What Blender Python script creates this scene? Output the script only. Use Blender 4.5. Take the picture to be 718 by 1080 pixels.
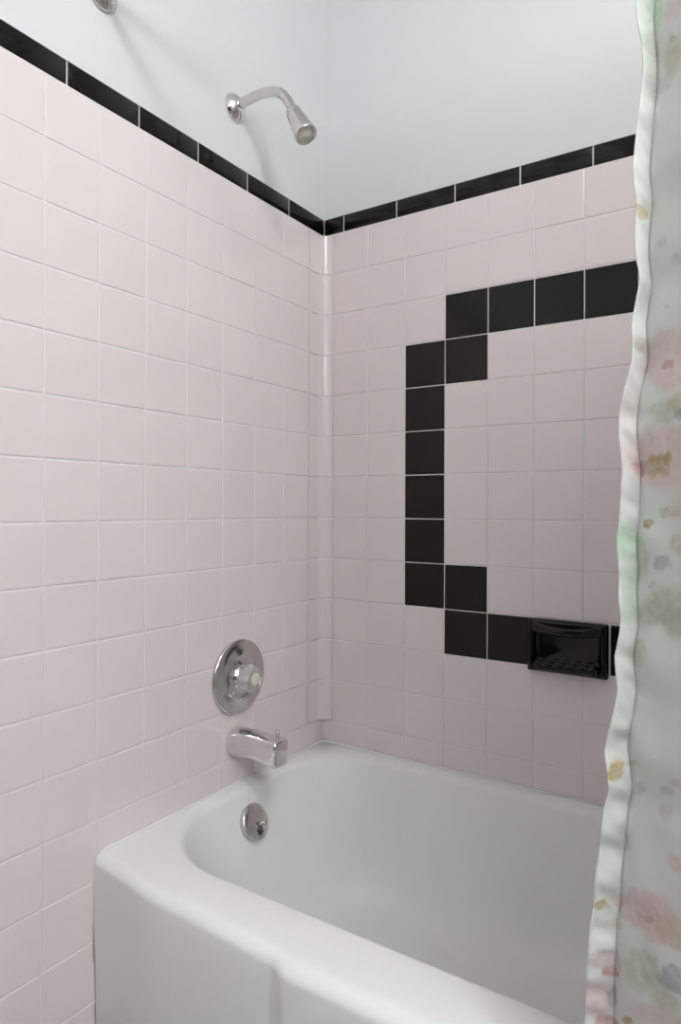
import bpy, bmesh, math, random
from mathutils import Vector, Matrix
random.seed(7)
for o in list(bpy.data.objects):
    bpy.data.objects.remove(o)
S = bpy.context.scene
COL = S.collection
OFF = 1.76                       # height of the underside of the black border above the floor
P = 0.1095                       # tile pitch

# ------------------------------------------------------------------ camera
cam_d = bpy.data.cameras.new('camera')
cam = bpy.data.objects.new('camera', cam_d); COL.objects.link(cam)
cam_d.sensor_fit = 'VERTICAL'; cam_d.sensor_height = 36; cam_d.sensor_width = 24
cam_d.lens = 714.278 / 1080 * 36
cam_d.shift_x = (359 - 357.729) / 1080
cam_d.shift_y = (532.931 - 540) / 1080
cam_d.clip_start = 0.02
yaw, pit, rol = -0.5830, 0.0028, 0.0039
fw = Vector((math.sin(yaw) * math.cos(pit), math.cos(yaw) * math.cos(pit), math.sin(pit)))
r0 = Vector((math.cos(yaw), -math.sin(yaw), 0)); u0 = r0.cross(fw)
rr = r0 * math.cos(rol) + u0 * math.sin(rol); uu = -r0 * math.sin(rol) + u0 * math.cos(rol)
M = Matrix((rr, uu, -fw)).transposed().to_4x4()
M.translation = Vector((1.0541, -1.5188, -0.7382 + OFF))
cam.matrix_world = M
S.camera = cam

# ------------------------------------------------------------------ world, lamps, exposure
W = bpy.data.worlds.new('world'); S.world = W; W.use_nodes = True
W.node_tree.nodes['Background'].inputs[0].default_value = (0.9, 0.93, 1, 1)
W.node_tree.nodes['Background'].inputs[1].default_value = 0.3
def lamp(name, kind, loc, power, color, **k):
    d = bpy.data.lights.new(name, kind); d.energy = power; d.color = color
    for a, b in k.items(): setattr(d, a, b)
    o = bpy.data.objects.new(name, d); COL.objects.link(o); o.location = loc
    return o
lamp('ceiling_lamp', 'POINT', (1.45, -1.32, 0.80 + OFF), 37, (1.0, 0.98, 0.965), shadow_soft_size=0.2)
lamp('vanity_lamp', 'POINT', (2.2, -1.82, 0.25 + OFF), 36, (0.95, 0.985, 1.0), shadow_soft_size=0.15)
S.view_settings.view_transform = 'Standard'; S.view_settings.look = 'None'
S.view_settings.gamma = 1; S.view_settings.use_curve_mapping = False
S.view_settings.exposure = 0.05

# ------------------------------------------------------------------ materials
def mat(name, color, rough=0.4, metal=0.0, **k):
    m = bpy.data.materials.new(name); m.use_nodes = True
    b = m.node_tree.nodes['Principled BSDF']
    b.inputs['Base Color'].default_value = (*color, 1); b.inputs['Roughness'].default_value = rough
    b.inputs['Metallic'].default_value = metal
    for a, v in k.items(): b.inputs[a.replace('_', ' ')].default_value = v
    return m
def noise_color(m, c1, c2, scale, detail=3, bump=0.0, bscale=None, rough=None):
    nt = m.node_tree; b = nt.nodes['Principled BSDF']
    tc = nt.nodes.new('ShaderNodeTexCoord'); n = nt.nodes.new('ShaderNodeTexNoise')
    n.inputs['Scale'].default_value = scale; n.inputs['Detail'].default_value = detail
    nt.links.new(tc.outputs['Object'], n.inputs['Vector'])
    r = nt.nodes.new('ShaderNodeValToRGB')
    r.color_ramp.elements[0].position = 0.35; r.color_ramp.elements[1].position = 0.65
    r.color_ramp.elements[0].color = (*c1, 1); r.color_ramp.elements[1].color = (*c2, 1)
    nt.links.new(n.outputs['Fac'], r.inputs['Fac']); nt.links.new(r.outputs['Color'], b.inputs['Base Color'])
    if bump:
        n2 = nt.nodes.new('ShaderNodeTexNoise'); n2.inputs['Scale'].default_value = bscale or scale
        n2.inputs['Detail'].default_value = 2
        nt.links.new(tc.outputs['Object'], n2.inputs['Vector'])
        bp = nt.nodes.new('ShaderNodeBump'); bp.inputs['Strength'].default_value = bump; bp.inputs['Distance'].default_value = 0.002
        nt.links.new(n2.outputs['Fac'], bp.inputs['Height']); nt.links.new(bp.outputs['Normal'], b.inputs['Normal'])
    return m
M_plaster = noise_color(mat('white_paint', (0.8, 0.8, 0.8), 0.55), (0.745, 0.75, 0.755), (0.76, 0.765, 0.77), 3, 2, 0.05, 60)
M_paint = mat('grey_paint', (0.75, 0.75, 0.75), 0.6)
M_dark_panel = mat('added_panel_dark', (0.06, 0.055, 0.05), 0.5)  # dark colour of the added, unseen panel on the front wall
M_ceiling = mat('ceiling_paint', (0.85, 0.85, 0.85), 0.7)
M_tile = noise_color(mat('pale_pink_glaze', (0.8, 0.74, 0.73), 0.14), (0.80, 0.722, 0.712), (0.82, 0.744, 0.734), 5, 2, 0.06, 16)
M_black = noise_color(mat('black_glaze', (0.01, 0.01, 0.01), 0.16, Specular_IOR_Level=0.3), (0.004, 0.0034, 0.0033), (0.006, 0.0052, 0.005), 5, 2, 0.08, 16)
M_dish = noise_color(mat('black_ceramic', (0.01, 0.01, 0.01), 0.10, Specular_IOR_Level=0.35), (0.0015, 0.0013, 0.0012), (0.003, 0.0026, 0.0025), 9)
M_grout = noise_color(mat('white_grout', (0.75, 0.73, 0.71), 0.8), (0.76, 0.73, 0.71), (0.82, 0.80, 0.78), 40)
M_caulk = mat('white_caulk', (0.83, 0.83, 0.82), 0.5)
M_enamel = noise_color(mat('white_enamel', (0.82, 0.83, 0.825), 0.34, Specular_IOR_Level=0.4), (0.83, 0.842, 0.832), (0.845, 0.857, 0.848), 4, 2, 0.03, 9)
M_chrome = noise_color(mat('chrome', (0.8, 0.8, 0.8), 0.07, 1.0), (0.74, 0.73, 0.72), (0.80, 0.79, 0.78), 30)
M_satin = noise_color(mat('satin_chrome', (0.7, 0.7, 0.69), 0.17, 1.0), (0.62, 0.61, 0.59), (0.70, 0.69, 0.68), 60)
M_dull = noise_color(mat('dull_chrome', (0.5, 0.5, 0.5), 0.28, 1.0), (0.42, 0.42, 0.41), (0.56, 0.56, 0.55), 90)
M_dark = noise_color(mat('dark_metal', (0.12, 0.12, 0.12), 0.35, 1.0), (0.10, 0.10, 0.10), (0.22, 0.22, 0.21), 120)  # darker mottled metal for the lever slot
M_acrylic = mat('clear_acrylic', (0.93, 0.93, 0.90), 0.1, Transmission_Weight=0.8, IOR=1.47)
M_cap = mat('ivory_plastic', (0.74, 0.73, 0.62), 0.3)
M_face = noise_color(mat('spray_plastic', (0.62, 0.63, 0.52), 0.35), (0.70, 0.70, 0.58), (0.82, 0.82, 0.72), 160)
M_floor = mat('floor_mosaic', (0.5, 0.5, 0.5), 0.3)
def floor_nodes():
    nt = M_floor.node_tree; b = nt.nodes['Principled BSDF']
    tc = nt.nodes.new('ShaderNodeTexCoord'); v = nt.nodes.new('ShaderNodeTexVoronoi'); v.inputs['Scale'].default_value = 48
    nt.links.new(tc.outputs['Object'], v.inputs['Vector'])
    r = nt.nodes.new('ShaderNodeValToRGB'); r.color_ramp.interpolation = 'CONSTANT'
    r.color_ramp.elements[0].color = (0.10, 0.095, 0.09, 1); r.color_ramp.elements[1].color = (0.42, 0.41, 0.39, 1)
    r.color_ramp.elements[1].position = 0.72
    e = r.color_ramp.elements.new(0.4); e.color = (0.15, 0.145, 0.14, 1)
    s = nt.nodes.new('ShaderNodeSeparateColor'); nt.links.new(v.outputs['Color'], s.inputs[0])
    nt.links.new(s.outputs[0], r.inputs['Fac']); nt.links.new(r.outputs['Color'], b.inputs['Base Color'])
floor_nodes()

# ------------------------------------------------------------------ mesh helpers
def obj(name, bm, m, parent=None, smooth=True, ms=None, fix=True):
    if fix: bmesh.ops.recalc_face_normals(bm, faces=bm.faces)
    me = bpy.data.meshes.new(name); bm.to_mesh(me); bm.free()
    for x in (ms or [m]): me.materials.append(x)
    for p in me.polygons: p.use_smooth = smooth
    o = bpy.data.objects.new(name, me); COL.objects.link(o)
    if parent: o.parent = parent
    return o
def local(o):
    """move a part's world-built vertices into its parent's frame"""
    o.data.transform(Matrix.Translation(-o.parent.location)) if o.parent and o.parent.parent is None else None
    return o
def thing(name, label, cat, loc, group=None):
    o = bpy.data.objects.new(name, None); COL.objects.link(o); o.location = loc
    o.empty_display_size = 0.03
    o['label'] = label; o['category'] = cat
    if group: o['group'] = group
    return o
def sub(name, bm, m, parent, root, smooth=True, label=None):
    o = obj(name, bm, m, parent, smooth)
    o.data.transform(Matrix.Translation(-root.location))
    if label: o['label'] = label
    return o
def box(bm, a, b):
    vs = [bm.verts.new((x, y, z)) for x in (a[0], b[0]) for y in (a[1], b[1]) for z in (a[2], b[2])]
    for f in ((0, 1, 3, 2), (4, 6, 7, 5), (0, 4, 5, 1), (2, 3, 7, 6), (0, 2, 6, 4), (1, 5, 7, 3)):
        bm.faces.new([vs[i] for i in f])
def struct(name, bm, m):
    o = obj(name, bm, m, None, False); o['kind'] = 'structure'; return o
def rings(bm, rs, cap0=True, cap1=True, closed=True):
    vv = [[bm.verts.new(p) for p in r] for r in rs]
    n = len(rs[0])
    for a, b in zip(vv, vv[1:]):
        for i in range(n if closed else n - 1):
            bm.faces.new((a[i], a[(i + 1) % n], b[(i + 1) % n], b[i]))
    if cap0: bm.faces.new(vv[0][::-1])
    if cap1: bm.faces.new(vv[-1])
    return vv
def basis(axis):
    a = Vector(axis).normalized()
    t = Vector((0, 0, 1)) if abs(a.z) < 0.9 else Vector((0, 1, 0))
    s = t.cross(a).normalized(); return a, s, a.cross(s)
def lathe(bm, c, axis, prof, n=40, flute=0, fa=0.0, cap0=True, cap1=True):
    """prof: list of (distance along the axis, radius)"""
    a, s, t = basis(axis); c = Vector(c); rs = []
    for d, r in prof:
        ring = []
        for i in range(n):
            th = 2 * math.pi * i / n
            q = r * (1 + fa * math.cos(flute * th)) if flute else r
            ring.append(c + a * d + s * (q * math.cos(th)) + t * (q * math.sin(th)))
        rs.append(ring)
    rings(bm, rs, cap0, cap1)
def tube(bm, pts, rad, n=24, sq=(1, 1)):
    pts = [Vector(p) for p in pts]; rs = []
    prev = None
    for i, p in enumerate(pts):
        d = (pts[min(i + 1, len(pts) - 1)] - pts[max(i - 1, 0)]).normalized()
        if prev is None: _, s, t = basis(d)
        else:
            s = (prev - d * prev.dot(d)).normalized(); t = d.cross(s)
        prev = s
        r = rad[i] if isinstance(rad, (list, tuple)) else rad
        rs.append([p + s * (r * sq[0] * math.cos(2 * math.pi * k / n)) + t * (r * sq[1] * math.sin(2 * math.pi * k / n)) for k in range(n)])
    rings(bm, rs)
def spline(ctrl, n=8):
    out = []; c = [Vector(p) for p in ctrl]; c = [c[0] * 2 - c[1]] + c + [c[-1] * 2 - c[-2]]
    for i in range(1, len(c) - 2):
        for k in range(n):
            t = k / n; a, b, d, e = c[i - 1:i + 3]
            out.append(0.5 * ((2 * b) + (d - a) * t + (2 * a - 5 * b + 4 * d - e) * t * t + (3 * b - a - 3 * d + e) * t ** 3))
    out.append(c[-2]); return out
def rrect(x0, x1, y0, y1, rl, rr_, z, n=48, m=14):
    """rounded rectangle loop with a constant point count; starts on the front side"""
    pts = []
    def line(a, b, k):
        for i in range(k): pts.append(Vector((a[0] + (b[0] - a[0]) * i / k, a[1] + (b[1] - a[1]) * i / k, z)))
    def arc(cx, cy, r, a0):
        for i in range(m):
            th = a0 + math.pi / 2 * i / m
            pts.append(Vector((cx + r * math.cos(th), cy + r * math.sin(th), z)))
    line((x0 + rl, y0), (x1 - rr_, y0), n * 2); arc(x1 - rr_, y0 + rr_, rr_, -math.pi / 2)
    line((x1, y0 + rr_), (x1, y1 - rr_), n); arc(x1 - rr_, y1 - rr_, rr_, 0)
    line((x1 - rr_, y1), (x0 + rl, y1), n * 2); arc(x0 + rl, y1 - rl, rl, math.pi / 2)
    line((x0, y1 - rl), (x0, y0 + rl), n); arc(x0 + rl, y0 + rl, rl, math.pi)
    return pts

# ------------------------------------------------------------------ room shell
XR, YF, ZC = 2.45, -2.75, 2.62
GD = 0.007                       # tiles stand proud of the painted wall
bm = bmesh.new(); box(bm, (-0.12, YF - 0.1, -0.1), (XR + 0.1, 0.12, 0)); floor = struct('floor', bm, M_floor)
bm = bmesh.new(); box(bm, (-0.12, YF - 0.1, ZC), (XR + 0.1, 0.12, ZC + 0.1)); ceiling = struct('ceiling', bm, M_ceiling)
bm = bmesh.new(); box(bm, (-0.12, YF, 0), (-GD, 0.12, ZC)); wall_left = struct('wall_left', bm, M_plaster)
bm = bmesh.new(); box(bm, (-GD, GD, 0), (XR, 0.12, ZC)); wall_back = struct('wall_back', bm, M_plaster)
bm = bmesh.new(); box(bm, (XR, YF, 0), (XR + 0.1, 0.12, ZC)); struct('wall_right', bm, M_paint)
bm = bmesh.new(); box(bm, (-0.12, YF - 0.1, 0), (XR + 0.1, YF, ZC)); struct('wall_front', bm, M_paint)
bm = bmesh.new(); box(bm, (1.527, -0.80, 0), (1.64, GD, ZC)); struct('wall_alcove_end', bm, M_plaster)
bm = bmesh.new(); box(bm, (0.02, YF, 0), (XR, YF + 0.02, 1.25)); struct('added_dark_panel', bm, M_dark_panel)  # unseen panel, added to darken black tile reflections and cut fill on the apron
wall_left['label'] = 'white painted wall with pale pink tile on the faucet side'
wall_back['label'] = 'white painted back wall with pale pink tile and black tile outline'

RIM = -1.374                     # tub rim relative to the border underside
G = 0.0022                       # grout joint
def tile(bm, plane, u0, u1, v0, v1):
    """one pillow-edged glazed tile; plane 'L' (x=0, u is -y) or 'B' (y=0, u is x)"""
    def pt(u, v, d):
        return (d, -u, v + OFF) if plane == 'L' else (u, -d, v + OFF)
    g = G / 2
    tilt = [random.uniform(-1, 1) * 0.00022 for _ in range(2)]
    off = random.uniform(-0.0002, 0.0002)
    rs = []
    for ins, d in ((0, -0.0035), (0.0001, -0.0012), (0.0006, -0.00045), (0.0016, -0.0001), (0.003, 0)):
        a, b, c, e = u0 + g + ins, u1 - g - ins, v0 + g + ins, v1 - g - ins
        q = []
        for (u, v, su, sv) in ((a, c, -1, -1), (b, c, 1, -1), (b, e, 1, 1), (a, e, -1, 1)):
            q.append(pt(u, v, d + (off + su * tilt[0] + sv * tilt[1] if d > -0.002 else 0)))
        rs.append(q)
    rings(bm, rs, False, True)
LA, BB = 0.068, 0.0307           # first joint on the left wall / on the back wall
NROW = 16
pinkL = bmesh.new(); pinkB = bmesh.new(); blackB = bmesh.new()
for i in range(0, 16):
    for j in range(0, 17):
        v1, v0 = -j * P, -(j + 1) * P
        if i < 6 and j >= 12:
            if j > 12: continue
            v0 = RIM + 0.002
        if v0 < -OFF: v0 = -OFF + 0.003
        if v1 - v0 < 0.01: continue
        tile(pinkL, 'L', LA + i * P, LA + (i + 1) * P, v0, v1)
BLACK = set()
for c in range(3, 11): BLACK.add((c, 2))
for (c, j) in ((3, 3), (10, 3), (3, 8), (10, 8)): BLACK.add((c, j))
for j in range(3, 9): BLACK.add((2, j)); BLACK.add((11, j))
for c in range(3, 11): BLACK.add((c, 9))
DX0, DX1 = 0.578, 0.742          # soap dish
for i in range(0, 14):
    for j in range(0, 13):
        v1, v0 = -j * P, -(j + 1) * P
        if j == 12: v0 = RIM + 0.002
        a, b = BB + i * P, min(BB + (i + 1) * P, 1.525)
        if b - a < 0.01: continue
        if j == 9 and i == 5: continue
        if j == 9 and i == 6: a = DX1 + 0.0005
        tile(blackB if (i, j) in BLACK else pinkB, 'B', a, b, v0, v1)
# bottom cut row runs sharp into the corner
tile(pinkL, 'L', 0.001, LA, RIM + 0.002, -12 * P); tile(pinkB, 'B', 0.001, BB, RIM + 0.002, -12 * P)
o = obj('tile_cladding', pinkL, M_tile, wall_left, False); o['label'] = 'pale pink glazed square tiles'
o = obj('tile_cladding', pinkB, M_tile, wall_back, False); o['label'] = 'pale pink glazed square tiles'
o = obj('black_tile_outline', blackB, M_black, wall_back, False); o['label'] = 'glossy black tiles in a stepped outline'
# cove tiles rounding the corner, one per row
cove = bmesh.new(); R = 0.030
for j in range(12):
    v1, v0 = -j * P - G / 2, -(j + 1) * P + G / 2
    path = [(0, -LA + G / 2), (0, -R - 0.001)]
    for k in range(1, 10):
        th = math.pi - math.pi / 2 * k / 10
        path.append((R + R * math.cos(th), -R + R * math.sin(th)))
    path += [(R, 0), (BB - 0.0004, 0)]
    rs = []
    for v, d in ((v0, 0.003), (v0 + 0.0002, 0.001), (v0 + 0.0016, 0), (v1 - 0.0016, 0), (v1 - 0.0002, 0.001), (v1, 0.003)):
        ring = []
        for (x, y) in path:
            nx, ny = (1, 0) if y <= -R else ((0, -1) if x >= R - 1e-6 else ((R - x) / R, -(y + R) / R))
            ring.append((x - nx * d, y - ny * d, v + OFF))
        rs.append(ring)
    rings(cove, rs, False, False, closed=False)
o = obj('trim_3', cove, M_tile, None, True); o['kind'] = 'structure'; o['label'] = 'pale pink cove tiles rounding the corner'
m = o.modifiers.new('split', 'EDGE_SPLIT'); m.split_angle = math.radians(24)
cove_strip = o
# grout beds
bm = bmesh.new(); box(bm, (-GD, -LA - 15.9 * P, 0), (-0.0014, 0, OFF + 0.043)); box(bm, (-0.0014, -0.0022, OFF + RIM + 0.004), (0.0018, 0, OFF - 12 * P - 0.004))
obj('grout', bm, M_grout, wall_left, False)
bm = bmesh.new(); box(bm, (-0.0014, 0.0014, 0.3), (1.527, GD, OFF + 0.043))
obj('grout', bm, M_grout, wall_back, False)
bm = bmesh.new()
path = [(0.0014, -LA + 0.0)] + [(R + 0.0014 + R * math.cos(math.pi - math.pi / 2 * k / 8) - 0.0028, -R - 0.0014 + R * math.sin(math.pi - math.pi / 2 * k / 8) + 0.0028) for k in range(9)] + [(BB + 0.001, 0.0014)]
path = [(-0.0011, -LA - 0.001), (-0.0011, -R)] + [(R + (R + 0.0014) * math.cos(math.pi - math.pi / 2 * k / 8), -R + (R + 0.0014) * math.sin(math.pi - math.pi / 2 * k / 8)) for k in range(9)]
rings(bm, [[(x, y, v) for (x, y) in path] for v in (OFF - 12 * P, OFF - 0.001)], False, False, closed=False)
obj('grout', bm, M_grout, cove_strip, True)
# black bullnose border
def bullnose(name, plane, cuts, label):
    bm = bmesh.new(); H = 0.0475
    prof = [(0.0012, -0.0035), (0.0013, -0.001), (0.0026, 0.0)]
    for k in range(0, 7):
        th = math.pi / 2 * k / 6
        prof.append((H - 0.0068 + 0.0068 * math.sin(th), -0.0068 + 0.0068 * math.cos(th)))
    for a, b in zip(cuts, cuts[1:]):
        rs = []
        for u, ins in ((a + 0.0013, 0.0022), (a + 0.0016, 0.0006), (a + 0.0026, 0), (b - 0.0026, 0), (b - 0.0016, 0.0006), (b - 0.0013, 0.0022)):
            rs.append([((d - ins, -u, v + OFF) if plane == 'L' else (u, -(d - ins), v + OFF)) for v, d in prof])
        rings(bm, rs, True, True, closed=False)
    o = obj(name, bm, M_black, None, True); o['kind'] = 'structure'; o['label'] = label
    m = o.modifiers.new('split', 'EDGE_SPLIT'); m.split_angle = math.radians(35)
    return o
bullnose('trim_1', 'L', [-0.0005] + [0.156 + 0.1592 * k for k in range(11)], 'black glossy border tiles along the top of the faucet wall tile')
bullnose('trim_2', 'B', [-0.0005] + [0.063 + 0.1605 * k for k in range(10)] , 'black glossy border tiles along the top of the back wall tile')

# ------------------------------------------------------------------ bathtub
tub = thing('bathtub', 'white enamelled built-in bathtub with raised apron panel in the tiled corner', 'bathtub', (0.76, -0.38, 0))
X1 = 1.524
def sm(t): t = max(0, min(1, t)); return t * t * (3 - 2 * t)
def bulge(x): return 0.012 * sm((x - 0.452) / 0.016) * (1 - sm((x - 1.06) / 0.016))
FR = -0.732                      # apron front plane
bm = bmesh.new(); loops = []
def outer(inset, z, taper=0.0):
    L = rrect(0.001 , X1 - 0.001, FR + inset, -0.001, 0.004, 0.004, z)
    for p in L:
        if p.y < -0.6:
            w = (p.y + 0.6) / (FR + 0.6)
            p.y -= (bulge(p.x) + 0.024 * sm((p.x) / 0.22) + 0.007 * sm((p.x - 0.2) / 0.25)) * w
    return L
z0 = RIM + OFF
loops.append(outer(0.012, 0.002)); loops.append(outer(0.012, 0.03)); loops.append(outer(0.006, 0.05))
loops.append(outer(0.004, 0.15)); loops.append(outer(0.0, z0 - 0.06))
RO = 0.022
for k in range(0, 9):
    th = math.pi / 2 * k / 8
    L = outer(RO * (1 - math.cos(th)), z0 - RO + RO * math.sin(th))
    # only the front edge is rolled; at the walls the deck runs level
    for p in L:
        if p.y > FR + 0.12: p.z = z0 - RO + RO * math.sin(th)
    loops.append(L)
def inner(x0, y0, y1, rl, z, x1=None, r2=None):
    return rrect(x0, x1 if x1 else X1 - 0.07, y0, y1, rl, r2 or rl, z)
IX, IY0, IY1, IR = 0.036, -0.648, -0.036, 0.200
# deck
loops.append(inner(IX - 0.026, IY0 - 0.03, IY1 + 0.024, IR + 0.02, z0 + 0.001, X1 - 0.045))
RI = 0.022
for k in range(0, 7):
    th = math.pi / 2 * 0.9 * k / 6
    s = RI * math.sin(th); d = RI * (1 - math.cos(th))
    loops.append(inner(IX - RI + s, IY0 - RI * 0.8 + s * 0.8, IY1 + RI - s, IR + 0.015 - s * .7, z0 - d, X1 - 0.05 - s))
for (dx, dy, dz, dr, dx1) in ((0.012, 0.008, 0.045, 0, 0.03), (0.030, 0.018, 0.09, -0.004, 0.08), (0.045, 0.028, 0.14, -0.01, 0.14), (0.060, 0.040, 0.19, -0.015, 0.2),
                          (0.075, 0.052, 0.24, -0.02, 0.26), (0.092, 0.066, 0.275, -0.03, 0.31), (0.115, 0.086, 0.30, -0.04, 0.34), (0.145, 0.115, 0.317, -0.06, 0.37), (0.185, 0.15, 0.325, -0.09, 0.41)):
    loops.append(inner(IX + dx, IY0 + dy, IY1 - dy, IR + dr, z0 - dz, X1 - 0.07 - dx1))
loops.append(inner(IX + 0.25, IY0 + 0.22, IY1 - 0.22, 0.06, z0 - 0.329, X1 - 0.6))
rings(bm, loops, False, True)
body = sub('tub_shell', bm, M_enamel, tub, tub)
# bead of caulk where the rim meets the tile, and down the front corner
bm = bmesh.new()
tube(bm, [(0.0015, FR + 0.004, 0.19), (0.0015, FR + 0.003, z0 - 0.03), (0.0015, FR + 0.009, z0 - 0.009), (0.0024, FR + 0.022, z0 + 0.0015), (0.0024, -0.02, z0 + 0.0015), (0.005, -0.005, z0 + 0.0015), (0.02, -0.0026, z0 + 0.0015), (1.51, -0.0026, z0 + 0.0015)], 0.0032, 8)
sub('caulk_bead', bm, M_caulk, tub, tub, label='white caulk line along the tile')
# overflow plate on the basin end wall
ax = Vector((0.90, 0, 0.42)).normalized(); oc = Vector((0.0655, -0.358, OFF - 1.441))
bm = bmesh.new()
lathe(bm, oc, ax, [(-0.012, 0.036), (0.001, 0.0395), (0.004, 0.0395), (0.0062, 0.037), (0.008, 0.031), (0.0088, 0.02), (0.0092, 0.008)], 48)
ov = sub('overflow_plate', bm, M_satin, tub, tub, label='round chrome overflow plate below the spout')
a_, s_, t_ = basis(ax)
slot = oc + ax * 0.0080 - t_ * 0.006
bm = bmesh.new()
tube(bm, [slot - t_ * q + ax * h for q, h in ((-0.0035, -.002), (-0.002, 0.0), (0.002, 0.0012), (0.010, 0.0014), (0.019, 0.0006), (0.023, -0.001), (0.0245, -.003))], [0.003, 0.0065, 0.0085, 0.0090, 0.0082, 0.006, 0.003], 20, (1, 0.35))
sub('lever_housing', bm, M_dark, ov, tub, label='dark oblong lever slot')
bm = bmesh.new()
tip = oc + ax * 0.024 + s_ * 0.009 - t_ * 0.009
tube(bm, spline([slot - t_ * 0.004, slot + ax * 0.007 + s_ * 0.003, tip - ax * 0.004, tip], 5), [0.003] * 8 + [0.0038, 0.005, 0.0060, 0.0064, 0.0064, 0.0060, 0.0050, 0.003], 16)
sub('trip_lever', bm, M_chrome, ov, tub, label='small chrome trip lever')

# ------------------------------------------------------------------ tub spout
SY = -0.352
sp = thing('tub_spout', 'chrome tub spout with pull-up diverter above the tub rim', 'tub spout', (0, SY, OFF - 1.275))
bm = bmesh.new(); rs = []
prof = [  # x, half width, top, bottom, squareness
    (0.000, 0.0290, -1.2430, -1.3060, 2.0), (0.004, 0.0305, -1.2410, -1.3085, 2.0), (0.010, 0.0305, -1.2405, -1.3080, 2.2),
    (0.030, 0.0290, -1.2405, -1.3045, 2.6), (0.055, 0.0275, -1.2410, -1.3015, 3.0), (0.080, 0.0262, -1.2425, -1.3000, 3.6),
    (0.098, 0.0255, -1.2440, -1.3010, 4.2), (0.106, 0.0252, -1.2448, -1.3030, 4.6), (0.112, 0.0250, -1.2455, -1.3055, 5.0),
    (0.126, 0.0246, -1.2472, -1.3060, 5.5), (0.133, 0.0242, -1.2485, -1.3058, 5.5), (0.1362, 0.0232, -1.2505, -1.3045, 5.0), (0.1375, 0.0210, -1.2535, -1.3020, 4.5)]
for (x, w, t, b, q) in prof:
    ring = []
    for k in range(48):
        th = 2 * math.pi * k / 48; c, s = math.cos(th), math.sin(th)
        ring.append((x, SY + w * math.copysign(abs(c) ** (2 / q), c), OFF + (t + b) / 2 + (t - b) / 2 * math.copysign(abs(s) ** (2 / q), s)))
    rs.append(ring)
rings(bm, rs)
sub('spout_body', bm, M_chrome, sp, sp)
bm = bmesh.new()
lathe(bm, (0.125, SY, OFF - 1.2505), (0, 0, 1), [(0, 0.0032), (0.016, 0.0032), (0.017, 0.0062), (0.0195, 0.0075), (0.0215, 0.0068), (0.022, 0.003)], 24)
sub('diverter_knob', bm, M_chrome, sp, sp, label='small chrome pull-up diverter knob')

# ------------------------------------------------------------------ shower valve
vc = (0, -0.343, OFF - 1.1285)
va = thing('shower_valve', 'round chrome valve plate with clear faceted knob on the tile', 'shower valve', vc)
bm = bmesh.new()
lathe(bm, vc, (1, 0, 0), [(0.0, 0.080), (0.0002, 0.0845), (0.0040, 0.0857), (0.0070, 0.0850), (0.0086, 0.0828), (0.0090, 0.080), (0.0094, 0.0512), (0.0106, 0.0502), (0.0110, 0.0492), (0.0106, 0.0480), (0.0098, 0.0470), (0.0100, 0.034), (0.0125, 0.031), (0.0130, 0.01)], 72)
sub('escutcheon_plate', bm, M_satin, va, va, label='round domed chrome plate')
bm = bmesh.new()
lathe(bm, vc, (1, 0, 0), [(0.0125, 0.028), (0.0150, 0.0275), (0.0165, 0.024), (0.0195, 0.023), (0.0205, 0.020), (0.0205, 0.008)], 40)
sub('valve_sleeve', bm, M_chrome, va, va, label='chrome collar behind the knob')
bm = bmesh.new()
lathe(bm, vc, (1, 0, 0), [(0.0208, 0.010), (0.0208, 0.0200), (0.024, 0.0265), (0.032, 0.0300), (0.042, 0.0305), (0.049, 0.0275), (0.0525, 0.0210), (0.0530, 0.0145)], 80, flute=8, fa=0.05)
kn = sub('knob', bm, M_acrylic, va, va, label='clear fluted acrylic knob')
bm = bmesh.new()
lathe(bm, vc, (1, 0, 0), [(0.046, 0.0140), (0.0542, 0.0140), (0.0556, 0.0128), (0.0562, 0.006)], 36)
sub('knob_cap', bm, M_cap, kn, va, label='ivory round cap')
for sgn in (1, -1):
    bm = bmesh.new()
    lathe(bm, (0.0098, vc[1] + 0.040 * math.sin(0.6) * sgn, vc[2] + 0.040 * math.cos(0.6) * sgn), (1, 0, 0), [(-0.002, 0.0042), (0.0012, 0.0042), (0.002, 0.003), (0.0021, 0.001)], 18)
    sub('screw', bm, M_chrome, va, va)

# ------------------------------------------------------------------ shower head on its arm
HY = -0.355
sh = thing('shower_fixture', 'chrome shower head on bent arm above the black border', 'shower head', (-GD, HY, OFF + 0.182))
bm = bmesh.new()
lathe(bm, (-GD, HY, OFF + 0.180), (1, 0, 0), [(0, 0.0310), (0.002, 0.0318), (0.005, 0.0308), (0.010, 0.0275), (0.016, 0.0215), (0.020, 0.0155), (0.0215, 0.0115), (0.0215, 0.008)], 48)
sub('wall_flange', bm, M_chrome, sh, sh, label='domed chrome wall flange')
bm = bmesh.new()
arm = spline([(-0.004, HY, OFF + 0.181), (0.03, HY, OFF + 0.184), (0.07, HY, OFF + 0.185), (0.107, HY, OFF + 0.179), (0.133, HY, OFF + 0.164), (0.151, HY, OFF + 0.141), (0.164, HY, OFF + 0.115)], 8)
tube(bm, arm, 0.0108, 24)
sub('shower_arm', bm, M_satin, sh, sh, label='bent chrome pipe')
hd = Vector((0.50, 0, -0.866)).normalized(); hc = Vector((0.161, HY, OFF + 0.120))
bm = bmesh.new()
lathe(bm, hc, hd, [(-0.002, 0.011), (0.0, 0.0145), (0.004, 0.0160), (0.010, 0.0165), (0.012, 0.0180), (0.020, 0.0190), (0.050, 0.0232), (0.068, 0.0252), (0.073, 0.0252), (0.0755, 0.0240), (0.0755, 0.0205), (0.0715, 0.0195), (0.071, 0.01)], 48)
hb = sub('shower_head', bm, M_satin, sh, sh, label='tapered chrome bell')
bm = bmesh.new()
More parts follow.
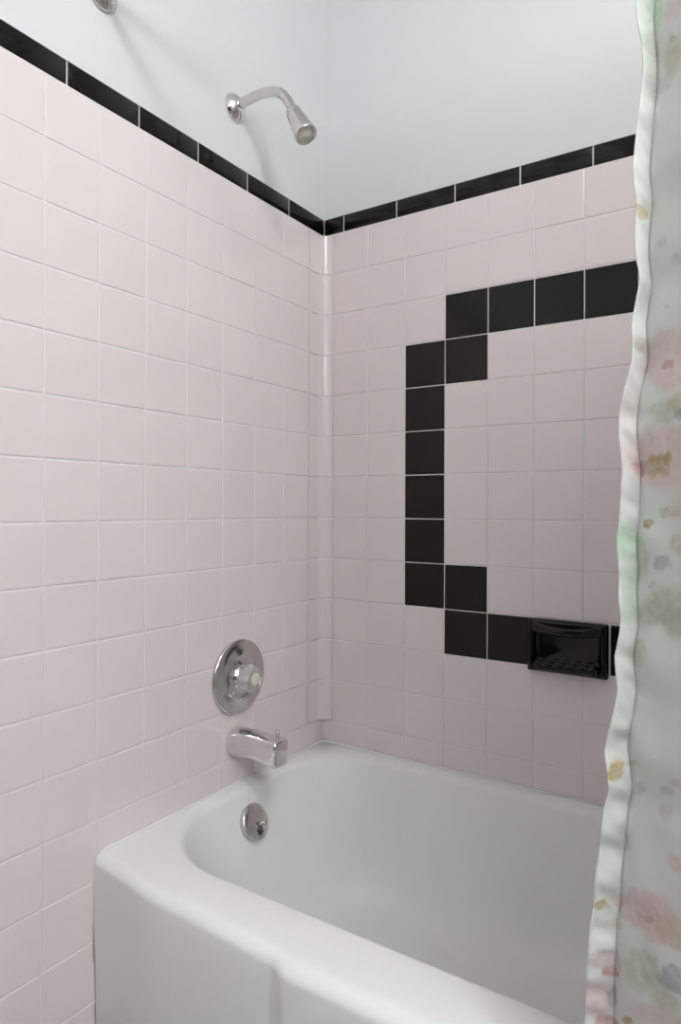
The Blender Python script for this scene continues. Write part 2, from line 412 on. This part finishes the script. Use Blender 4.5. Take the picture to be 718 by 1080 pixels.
lathe(bm, hc, hd, [(0.068, 0.0193), (0.0725, 0.0193), (0.0738, 0.0185), (0.0715, 0.0165), (0.0730, 0.0140), (0.0715, 0.0105), (0.0735, 0.0085), (0.0750, 0.005), (0.0755, 0.002)], 40)
sub('spray_face', bm, M_face, hb, sh, label='pale ringed spray face')

# ------------------------------------------------------------------ soap dish
DZ1, DZ0 = -0.9850, -1.1015
sd = thing('soap_dish', 'black ceramic soap dish with grab bar set among black tiles', 'soap dish', (DX0 - 0.007, 0, OFF + DZ0))
def rr2(x0, x1, z0_, z1_, r, y, n=10, m=6):
    pts = []
    for cx, cz, a0 in ((x1 - r, z0_ + r, -90), (x1 - r, z1_ - r, 0), (x0 + r, z1_ - r, 90), (x0 + r, z0_ + r, 180)):
        for k in range(m + 1):
            th = math.radians(a0 + 90 * k / m); pts.append(Vector((cx + r * math.cos(th), y, OFF + cz + r * math.sin(th))))
    return pts
bm = bmesh.new(); x0, x1, za, zb = DX0 - 0.008, DX1 - 0.0015, DZ0 + 0.0005, DZ1 - 0.0005
def inset(i, y, r): return rr2(x0 + i, x1 - i, za + i, zb - i, r, y)
rings(bm, [inset(0, -0.0004, 0.003), inset(0, -0.014, 0.003), inset(0.001, -0.0165, 0.004), inset(0.004, -0.0195, 0.006), inset(0.009, -0.0200, 0.008), inset(0.0125, -0.018, 0.010), inset(0.0145, -0.013, 0.011), inset(0.017, -0.004, 0.012), inset(0.026, -0.001, 0.012)], False, True)
fr_ = sub('dish_frame', bm, M_dish, sd, sd)
bm = bmesh.new(); n = 28; rs = []
for k in range(n + 1):
    t = k / n; b = math.sin(math.pi * t) ** 0.8
    cx = x0 + 0.008 + (x1 - x0 - 0.016) * t
    cy = -0.016 - 0.020 * b; cz = OFF + zb - 0.014 - 0.007 * b
    hz = 0.0118 - 0.0022 * b; hy = 0.0058
    rs.append([(cx, cy + hy * math.cos(a) - 0.25 * hz * math.sin(a) * b * 0.6, cz + hz * math.sin(a)) for a in [2 * math.pi * q / 20 for q in range(20)]])
rings(bm, rs)
sub('grab_bar', bm, M_dish, sd, sd, label='bowed black grab bar')
bm = bmesh.new(); rs = []; n = 90
for k in range(n + 1):
    t = k / n; x = x0 + 0.012 + (x1 - x0 - 0.024) * t
    e = min(1, math.sin(math.pi * t) * 4) ** 0.5
    sc = 0.0085 * abs(math.sin(math.pi * 6 * t)) ** 0.6 - 0.001
    zt = za + 0.020
    rs.append([(x, -0.002, OFF + zt + 0.003), (x, -0.010, OFF + zt - 0.002 + sc * 0.7), (x, -0.020, OFF + zt - 0.003 + sc), (x, -0.028 * e - 0.002, OFF + zt - 0.001 + sc), (x, -0.032 * e - 0.001, OFF + zt + 0.003 + sc),
               (x, -0.0355 * e, OFF + zt + 0.0025 + sc * .6), (x, -0.0365 * e, OFF + zt - 0.002), (x, -0.034 * e, OFF + zt - 0.009), (x, -0.026 * e, OFF + za + 0.004), (x, -0.017, OFF + za + 0.002), (x, -0.002, OFF + za + 0.003)])
rings(bm, rs)
sub('soap_tray', bm, M_dish, sd, sd, label='scalloped black soap tray')

# ------------------------------------------------------------------ curtain rod
RY, RZ = -0.718, OFF + 0.212
rod = thing('curtain_rod', 'chrome shower curtain rod fixed high on the faucet wall, only its round flange in view', 'curtain rod', (-GD, RY, RZ))
bm = bmesh.new(); lathe(bm, (-GD + 0.004, RY, RZ), (1, 0, 0), [(0, 0.0127), (1.525, 0.0127)], 28)
sub('rod', bm, M_chrome, rod, rod)
for x, d in ((-GD, 1), (1.527, -1)):
    bm = bmesh.new(); lathe(bm, (x, RY, RZ), (d, 0, 0), [(0, 0.0300), (0.003, 0.0315), (0.008, 0.0305), (0.012, 0.0255), (0.016, 0.0200), (0.030, 0.0185), (0.032, 0.0165), (0.032, 0.0130)], 44)
    sub('rod_flange', bm, M_satin, rod, rod, label='round chrome wall flange')

# ------------------------------------------------------------------ shower curtain
CUR = mat('floral_cloth', (0.8, 0.8, 0.78), 0.75)
EDGE = [(0, 673.5), (20, 672.5), (33, 674), (45, 676), (60, 679), (85, 680.5), (105, 678.5), (130, 676), (142, 674), (165, 672), (187, 670), (200, 671), (217, 673.5), (240, 672.8), (262, 672.6), (283, 674.5),
        (300, 678.2), (312, 676), (325, 673), (345, 669.4), (365, 670), (385, 669.4), (395, 666.7), (417, 661), (435, 657), (460, 656.2), (480, 658), (497, 660), (520, 658.4), (545, 657.6), (567, 654), (590, 656),
        (603, 657), (625, 656.2), (650, 659), (665, 658), (690, 653), (706, 654), (725, 656), (752, 651), (775, 645), (790, 642.5), (810, 645), (830, 647), (848, 642.5), (870, 640), (895, 637), (930, 633),
        (950, 632), (975, 628), (1000, 626.5), (1040, 624), (1075, 623), (1200, 616), (1500, 606)]
HEM = [(0, 17), (60, 11), (130, 12), (200, 14), (300, 8), (345, 11), (420, 14), (480, 15), (560, 17), (640, 14), (720, 15), (800, 20), (900, 22), (1000, 24), (1075, 25), (1500, 30)]
def interp(tab, y):
    if y <= tab[0][0]: return tab[0][1]
    for (a, b), (c, d) in zip(tab, tab[1:]):
        if a <= y <= c: return b + (d - b) * (y - a) / (c - a)
    return tab[-1][1]
def plane_y(z): return -0.722 - 0.085 * sm((OFF + 0.2 - z) / 1.75)
CAMP = M.translation
def un_x(px, z, y):
    """world x at which the traced left edge lies on the curtain's own plane"""
    q = (px - 357.729) / 714.278
    d = fw + rr * q                           # roll and pitch are tiny here
    return CAMP.x + d.x * (y - CAMP.y) / d.y
def row_of(z, y):
    x = 0.92
    v = Vector((x, y, z)) - CAMP
    return 532.931 - 714.278 * v.dot(uu) / v.dot(fw)
bm = bmesh.new(); uvl = bm.loops.layers.uv.new('cloth')
NZ = 300; ztop, zbot = RZ - 0.0135, 0.16
HN = 8; BODY = [0.004 * k for k in range(1, 21)] + [0.08 + 0.008 * k for k in range(1, 75)]
grid = []; UV = {}
USEAM, SLOPE = 0.93, 0.95; CS = math.sqrt(1 + SLOPE ** 2)
FOLD = [(0.0, 0.0)]; FS = 0.002
for k in range(1, 500):
    s_ = k * FS
    if s_ < 0.105: ang = -math.atan(SLOPE) * sm((s_ + 0.004) / 0.012)
    else: ang = -math.atan(SLOPE) + (math.atan(SLOPE) + 1.05) * (0.5 - 0.5 * math.cos(2 * math.pi * (s_ - 0.105) / 0.155)) - 0.1 * sm((s_ - 0.2) / 0.1)
    FOLD.append((FOLD[-1][0] + FS * math.cos(ang), FOLD[-1][1] + FS * math.sin(ang)))
def fold(s):
    k = min(int(s / FS), len(FOLD) - 2); t = s / FS - k
    return FOLD[k][0] * (1 - t) + FOLD[k + 1][0] * t, FOLD[k][1] * (1 - t) + FOLD[k + 1][1] * t
rng = random.Random(3)
ph = [rng.uniform(0, 6.28) for _ in range(8)]
for iz in range(NZ + 1):
    z = ztop + (zbot - ztop) * iz / NZ
    y = plane_y(z); row = row_of(z, y)
    xe = un_x(interp(EDGE, row), z, y); xh = un_x(interp(EDGE, row) + interp(HEM, row), z, y)
    r = []
    crk0 = (0.0022 + 0.0012 * math.sin(z * 11)) * math.sin(z * 95 + 2.2 * math.sin(z * 17) + ph[0]) + 0.0016 * math.sin(z * 183 + 2 * math.sin(z * 23) + ph[1])
    for k in range(HN):
        t = k / HN
        x = xe + (xh - xe) * t
        crk = crk0 + 0.0016 * math.sin(z * 290 + t * 5 + 1.5 * math.sin(z * 31) + ph[2])
        yy = y - 0.020 * (1 - t) ** 1.3 + crk * (0.35 + 0.65 * math.sin(math.pi * t))
        r.append((x, yy, z, USEAM + (xh - USEAM) * CS + x - xh))
    for s in [0] + BODY:
        # first panel swings towards the room, then soft full folds
        px_, py_ = fold(s)
        x = xh + px_
        yy = y + py_ + 0.0007 * math.sin(z * 60 + s * 90) + 0.004 * math.sin(z * 2.3 + s * 9) * sm(s / 0.05)
        r.append((x, yy + crk0 * 0.5 * max(0, 1 - s / 0.008), z, USEAM + (xh - USEAM) * CS + s))
    vs = []
    for (x, yy, zz, u) in r:
        v = bm.verts.new((x, yy, zz)); UV[v] = (u, zz - OFF); vs.append(v)
    grid.append(vs)
for a, b in zip(grid, grid[1:]):
    for i in range(len(a) - 1):
        f = bm.faces.new((a[i], b[i], b[i + 1], a[i + 1]))
        for l in f.loops: l[uvl].uv = UV[l.vert]
cur = thing('shower_curtain', 'white shower curtain with pink, sage and mustard watercolour flowers hanging beside the tub', 'shower curtain', (0.95, RY, zbot))
bmh = bm.copy()
uh = set(v.co.to_tuple(6) for row_ in grid for v in row_[:HN + 1])
for b_, keep in ((bm, False), (bmh, True)):
    dele = [f for f in b_.faces if all(v.co.to_tuple(6) in uh for v in f.verts) != keep]
    bmesh.ops.delete(b_, geom=dele, context='FACES')
for nm, b_, lab in (('cloth', bm, 'flower-printed cloth'), ('side_hem', bmh, 'puckered stitched side hem')):
    o = obj(nm, b_, CUR, cur, True, fix=False); o.data.transform(Matrix.Translation(-cur.location)); o['label'] = lab
    m = o.modifiers.new('thickness', 'SOLIDIFY'); m.thickness = 0.0012 if nm == 'side_hem' else 0.0007; m.offset = 0
# printed pattern: watercolour blots laid out on the cloth (u, height relative to the border, width, height, colour)
PINK, ROSE, SAGE, OLIVE, MUST, GREY, SLATE, MINT, PEACH = (0.74, 0.57, 0.57), (0.60, 0.36, 0.36), (0.52, 0.56, 0.44), (0.52, 0.51, 0.36), (0.50, 0.38, 0.16), (0.58, 0.58, 0.57), (0.38, 0.41, 0.44), (0.50, 0.66, 0.51), (0.68, 0.54, 0.43)
BLOTS = [  # pixel centre and half-size in the photograph's frame, sharpness
    (706, 380, 28, 36, PINK, .8, .3), (664, 425, 12, 34, PINK, .35, .5), (694, 430, 16, 24, MINT, .3, .4), (703, 384, 7, 5, ROSE, .8, .3), (700, 432, 18, 14, SAGE, .6, .4), (712, 424, 10, 10, OLIVE, .6, .4), (716, 436, 7, 7, SLATE, .8, .3),
    (702, 482, 40, 36, PINK, .8, .3), (692, 490, 13, 13, MUST, .85, .5), (676, 492, 7, 9, ROSE, .6, .5), (703, 487, 5, 9, MUST, .8, .4),
    (708, 540, 14, 6, OLIVE, .6, .4), (683, 553, 6, 4, MUST, .9, .4), (664, 572, 14, 20, MINT, .9, .4), (664, 610, 9, 16, MINT, .6, .5), (676, 590, 8, 20, SAGE, .6, .5), (696, 593, 9, 9, SLATE, .6, .35), (686, 616, 4, 4, SLATE, .6, .3),
    (702, 640, 24, 24, SAGE, .75, .5), (690, 648, 26, 14, SAGE, .55, .5), (714, 660, 16, 16, SAGE, .7, .5), (715, 575, 10, 12, OLIVE, .6, .5), (672, 690, 9, 14, SAGE, .7, .5), (664, 640, 8, 16, MINT, .6, .5), (716, 530, 8, 40, PINK, .3, .5),
    (651, 808, 6, 14, MUST, .9, .35), (666, 804, 5, 4, MUST, .4, .4), (675, 832, 5, 8, GREY, .7, .4), (702, 835, 6, 6, GREY, .7, .4), (711, 826, 6, 6, GREY, .7, .4), (700, 858, 8, 8, GREY, .6, .5),
    (712, 912, 9, 8, PINK, .8, .4), (636, 949, 6, 5, MUST, .9, .4), (652, 949, 8, 6, PEACH, .7, .5), (674, 960, 24, 22, PINK, .85, .35), (690, 972, 22, 26, PINK, .75, .4), (680, 972, 8, 5, ROSE, .7, .4), (705, 985, 17, 16, PEACH, .75, .3), (650, 975, 8, 6, PEACH, .6, .5),
    (640, 1008, 18, 10, ROSE, .45, .5), (646, 1022, 9, 6, ROSE, .9, .4), (632, 1045, 16, 22, PINK, .9, .5), (646, 1050, 5, 12, SLATE, .7, .4), (642, 1075, 12, 7, ROSE, 1, .4), (660, 1078, 6, 5, MUST, .8, .4),
    (675, 1025, 18, 24, SAGE, .7, .4), (692, 1040, 14, 12, SAGE, .5, .4), (706, 1036, 14, 13, SLATE, .75, .3), (700, 1060, 16, 10, OLIVE, .5, .4), (690, 1075, 30, 12, PINK, .6, .5),
    (678, 228, 5, 9, MUST, .7, .35), (672, 300, 4, 10, MINT, .3, .5), (697, 256, 5, 6, GREY, .7, .4), (714, 272, 6, 9, GREY, .7, .4), (702, 323, 4, 4, GREY, .6, .4), (676, 364, 5, 7, MUST, .4, .5),
    (692, 12, 6, 24, MINT, .8, .5), (678, 40, 8, 30, MINT, .35, .5), (687, 62, 8, 34, SAGE, .45, .5), (708, 60, 9, 24, OLIVE, .6, .5), (708, 15, 10, 12, PINK, .5, .5), (708, 40, 4, 5, SLATE, .4, .4), (698, 92, 10, 10, GREY, .5, .5), (690, 105, 6, 10, SAGE, .4, .5), (715, 2, 14, 8, PINK, .6, .5)]
def cloth_nodes():
    nt = CUR.node_tree; b = nt.nodes['Principled BSDF']; L = nt.links
    uv = nt.nodes.new('ShaderNodeUVMap'); uv.uv_map = 'cloth'
    nz = nt.nodes.new('ShaderNodeTexNoise'); nz.inputs['Scale'].default_value = 70; nz.inputs['Detail'].default_value = 3
    L.new(uv.outputs[0], nz.inputs['Vector'])
    s1 = nt.nodes.new('ShaderNodeVectorMath'); s1.operation = 'SUBTRACT'; s1.inputs[1].default_value = (0.5, 0.5, 0.5); L.new(nz.outputs['Color'], s1.inputs[0])
    s2 = nt.nodes.new('ShaderNodeVectorMath'); s2.operation = 'SCALE'; s2.inputs['Scale'].default_value = 0.016; L.new(s1.outputs[0], s2.inputs[0])
    s3 = nt.nodes.new('ShaderNodeVectorMath'); s3.operation = 'ADD'; L.new(uv.outputs[0], s3.inputs[0]); L.new(s2.outputs[0], s3.inputs[1])
    nz2 = nt.nodes.new('ShaderNodeTexNoise'); nz2.inputs['Scale'].default_value = 9; L.new(uv.outputs[0], nz2.inputs['Vector'])
    base = nt.nodes.new('ShaderNodeMix'); base.data_type = 'RGBA'
    base.inputs[6].default_value = (0.80, 0.81, 0.79, 1); base.inputs[7].default_value = (0.74, 0.77, 0.73, 1); L.new(nz2.outputs['Fac'], base.inputs[0])
    cur_c = base.outputs[2]
    nz3 = nt.nodes.new('ShaderNodeTexNoise'); nz3.inputs['Scale'].default_value = 120; nz3.inputs['Detail'].default_value = 4; L.new(uv.outputs[0], nz3.inputs['Vector'])
    tex = nt.nodes.new('ShaderNodeMapRange'); tex.inputs[1].default_value = .35; tex.inputs[2].default_value = .6; tex.inputs[3].default_value = .5; tex.inputs[4].default_value = 1; L.new(nz3.outputs['Fac'], tex.inputs[0])
    for (px, py, hw, hh, c, op, soft) in BLOTS:
        d = fw + rr * ((px - 357.729) / 714.278) + uu * ((532.931 - py) / 714.278)
        edge_, hem_ = interp(EDGE, py), interp(HEM, py)
        y = -0.77
        for _ in range(12):
            q = CAMP + d * ((y - CAMP.y) / d.y); yb = plane_y(q.z)
            xs = un_x(edge_ + hem_, q.z, yb)
            y = yb - max(0, q.x - xs) * SLOPE
        ss = (q.x - xs) * (math.sqrt(1 + SLOPE ** 2) if q.x > xs else 1)
        k = (y - CAMP.y) / d.y / 714.278
        kx = k * (math.sqrt(1 + SLOPE ** 2) if q.x > xs else 1)
        sub_ = nt.nodes.new('ShaderNodeVectorMath'); sub_.operation = 'SUBTRACT'; sub_.inputs[1].default_value = (USEAM + (xs - USEAM) * CS + ss, q.z - OFF, 0); L.new(s3.outputs[0], sub_.inputs[0])
        shear = (d.z / d.y) * -SLOPE / CS if q.x > xs else 0
        d1 = nt.nodes.new('ShaderNodeVectorMath'); d1.operation = 'DOT_PRODUCT'; d1.inputs[1].default_value = (1 / (hw * kx * 1.1), 0, 0); L.new(sub_.outputs[0], d1.inputs[0])
        d2 = nt.nodes.new('ShaderNodeVectorMath'); d2.operation = 'DOT_PRODUCT'; d2.inputs[1].default_value = (-shear / (hh * k), 1 / (hh * k), 0); L.new(sub_.outputs[0], d2.inputs[0])
        dv = nt.nodes.new('ShaderNodeCombineXYZ'); L.new(d1.outputs['Value'], dv.inputs[0]); L.new(d2.outputs['Value'], dv.inputs[1])
        ln = nt.nodes.new('ShaderNodeVectorMath'); ln.operation = 'LENGTH'; L.new(dv.outputs[0], ln.inputs[0])
        mr = nt.nodes.new('ShaderNodeMapRange'); mr.interpolation_type = 'SMOOTHSTEP'
        mr.inputs[1].default_value = 1 - soft * .8; mr.inputs[2].default_value = 1 + soft * .5; mr.inputs[3].default_value = op; mr.inputs[4].default_value = 0
        L.new(ln.outputs['Value'], mr.inputs[0])
        mx = nt.nodes.new('ShaderNodeMix'); mx.data_type = 'RGBA'; mx.inputs[7].default_value = (*c, 1)
        mu = nt.nodes.new('ShaderNodeMath'); mu.operation = 'MULTIPLY'; L.new(mr.outputs[0], mu.inputs[0]); L.new(tex.outputs[0], mu.inputs[1])
        L.new(mu.outputs[0], mx.inputs[0]); L.new(cur_c, mx.inputs[6]); cur_c = mx.outputs[2]
    # a scattering of the same flowers over the rest of the cloth
    vo = nt.nodes.new('ShaderNodeTexVoronoi'); vo.inputs['Scale'].default_value = 11; L.new(s3.outputs[0], vo.inputs['Vector'])
    rp = nt.nodes.new('ShaderNodeValToRGB'); rp.color_ramp.interpolation = 'CONSTANT'
    for i_, (p_, c_) in enumerate(((0, PINK), (.3, SAGE), (.55, OLIVE), (.75, PEACH), (.9, MUST))):
        e = rp.color_ramp.elements[i_] if i_ < 2 else rp.color_ramp.elements.new(p_)
        e.position = p_; e.color = (*c_, 1)
    sc = nt.nodes.new('ShaderNodeSeparateColor'); L.new(vo.outputs['Color'], sc.inputs[0]); L.new(sc.outputs[0], rp.inputs[0])
    m1 = nt.nodes.new('ShaderNodeMapRange'); m1.interpolation_type = 'SMOOTHSTEP'; m1.inputs[1].default_value = .3; m1.inputs[2].default_value = .42; m1.inputs[3].default_value = .7; m1.inputs[4].default_value = 0; L.new(vo.outputs['Distance'], m1.inputs[0])
    sx = nt.nodes.new('ShaderNodeSeparateXYZ'); L.new(uv.outputs[0], sx.inputs[0])
    m2 = nt.nodes.new('ShaderNodeMapRange'); m2.inputs[1].default_value = USEAM + .12; m2.inputs[2].default_value = USEAM + .15; L.new(sx.outputs[0], m2.inputs[0])
    mm = nt.nodes.new('ShaderNodeMath'); mm.operation = 'MULTIPLY'; L.new(m1.outputs[0], mm.inputs[0]); L.new(m2.outputs[0], mm.inputs[1])
    mx = nt.nodes.new('ShaderNodeMix'); mx.data_type = 'RGBA'; L.new(mm.outputs[0], mx.inputs[0]); L.new(cur_c, mx.inputs[6]); L.new(rp.outputs[0], mx.inputs[7])
    L.new(mx.outputs[2], b.inputs['Base Color'])
    tr = nt.nodes.new('ShaderNodeBsdfTranslucent'); L.new(mx.outputs[2], tr.inputs['Color'])
    ms = nt.nodes.new('ShaderNodeMixShader'); ms.inputs[0].default_value = 0.2
    L.new(b.outputs[0], ms.inputs[1]); L.new(tr.outputs[0], ms.inputs[2])
    L.new(ms.outputs[0], nt.nodes['Material Output'].inputs['Surface'])
cloth_nodes()
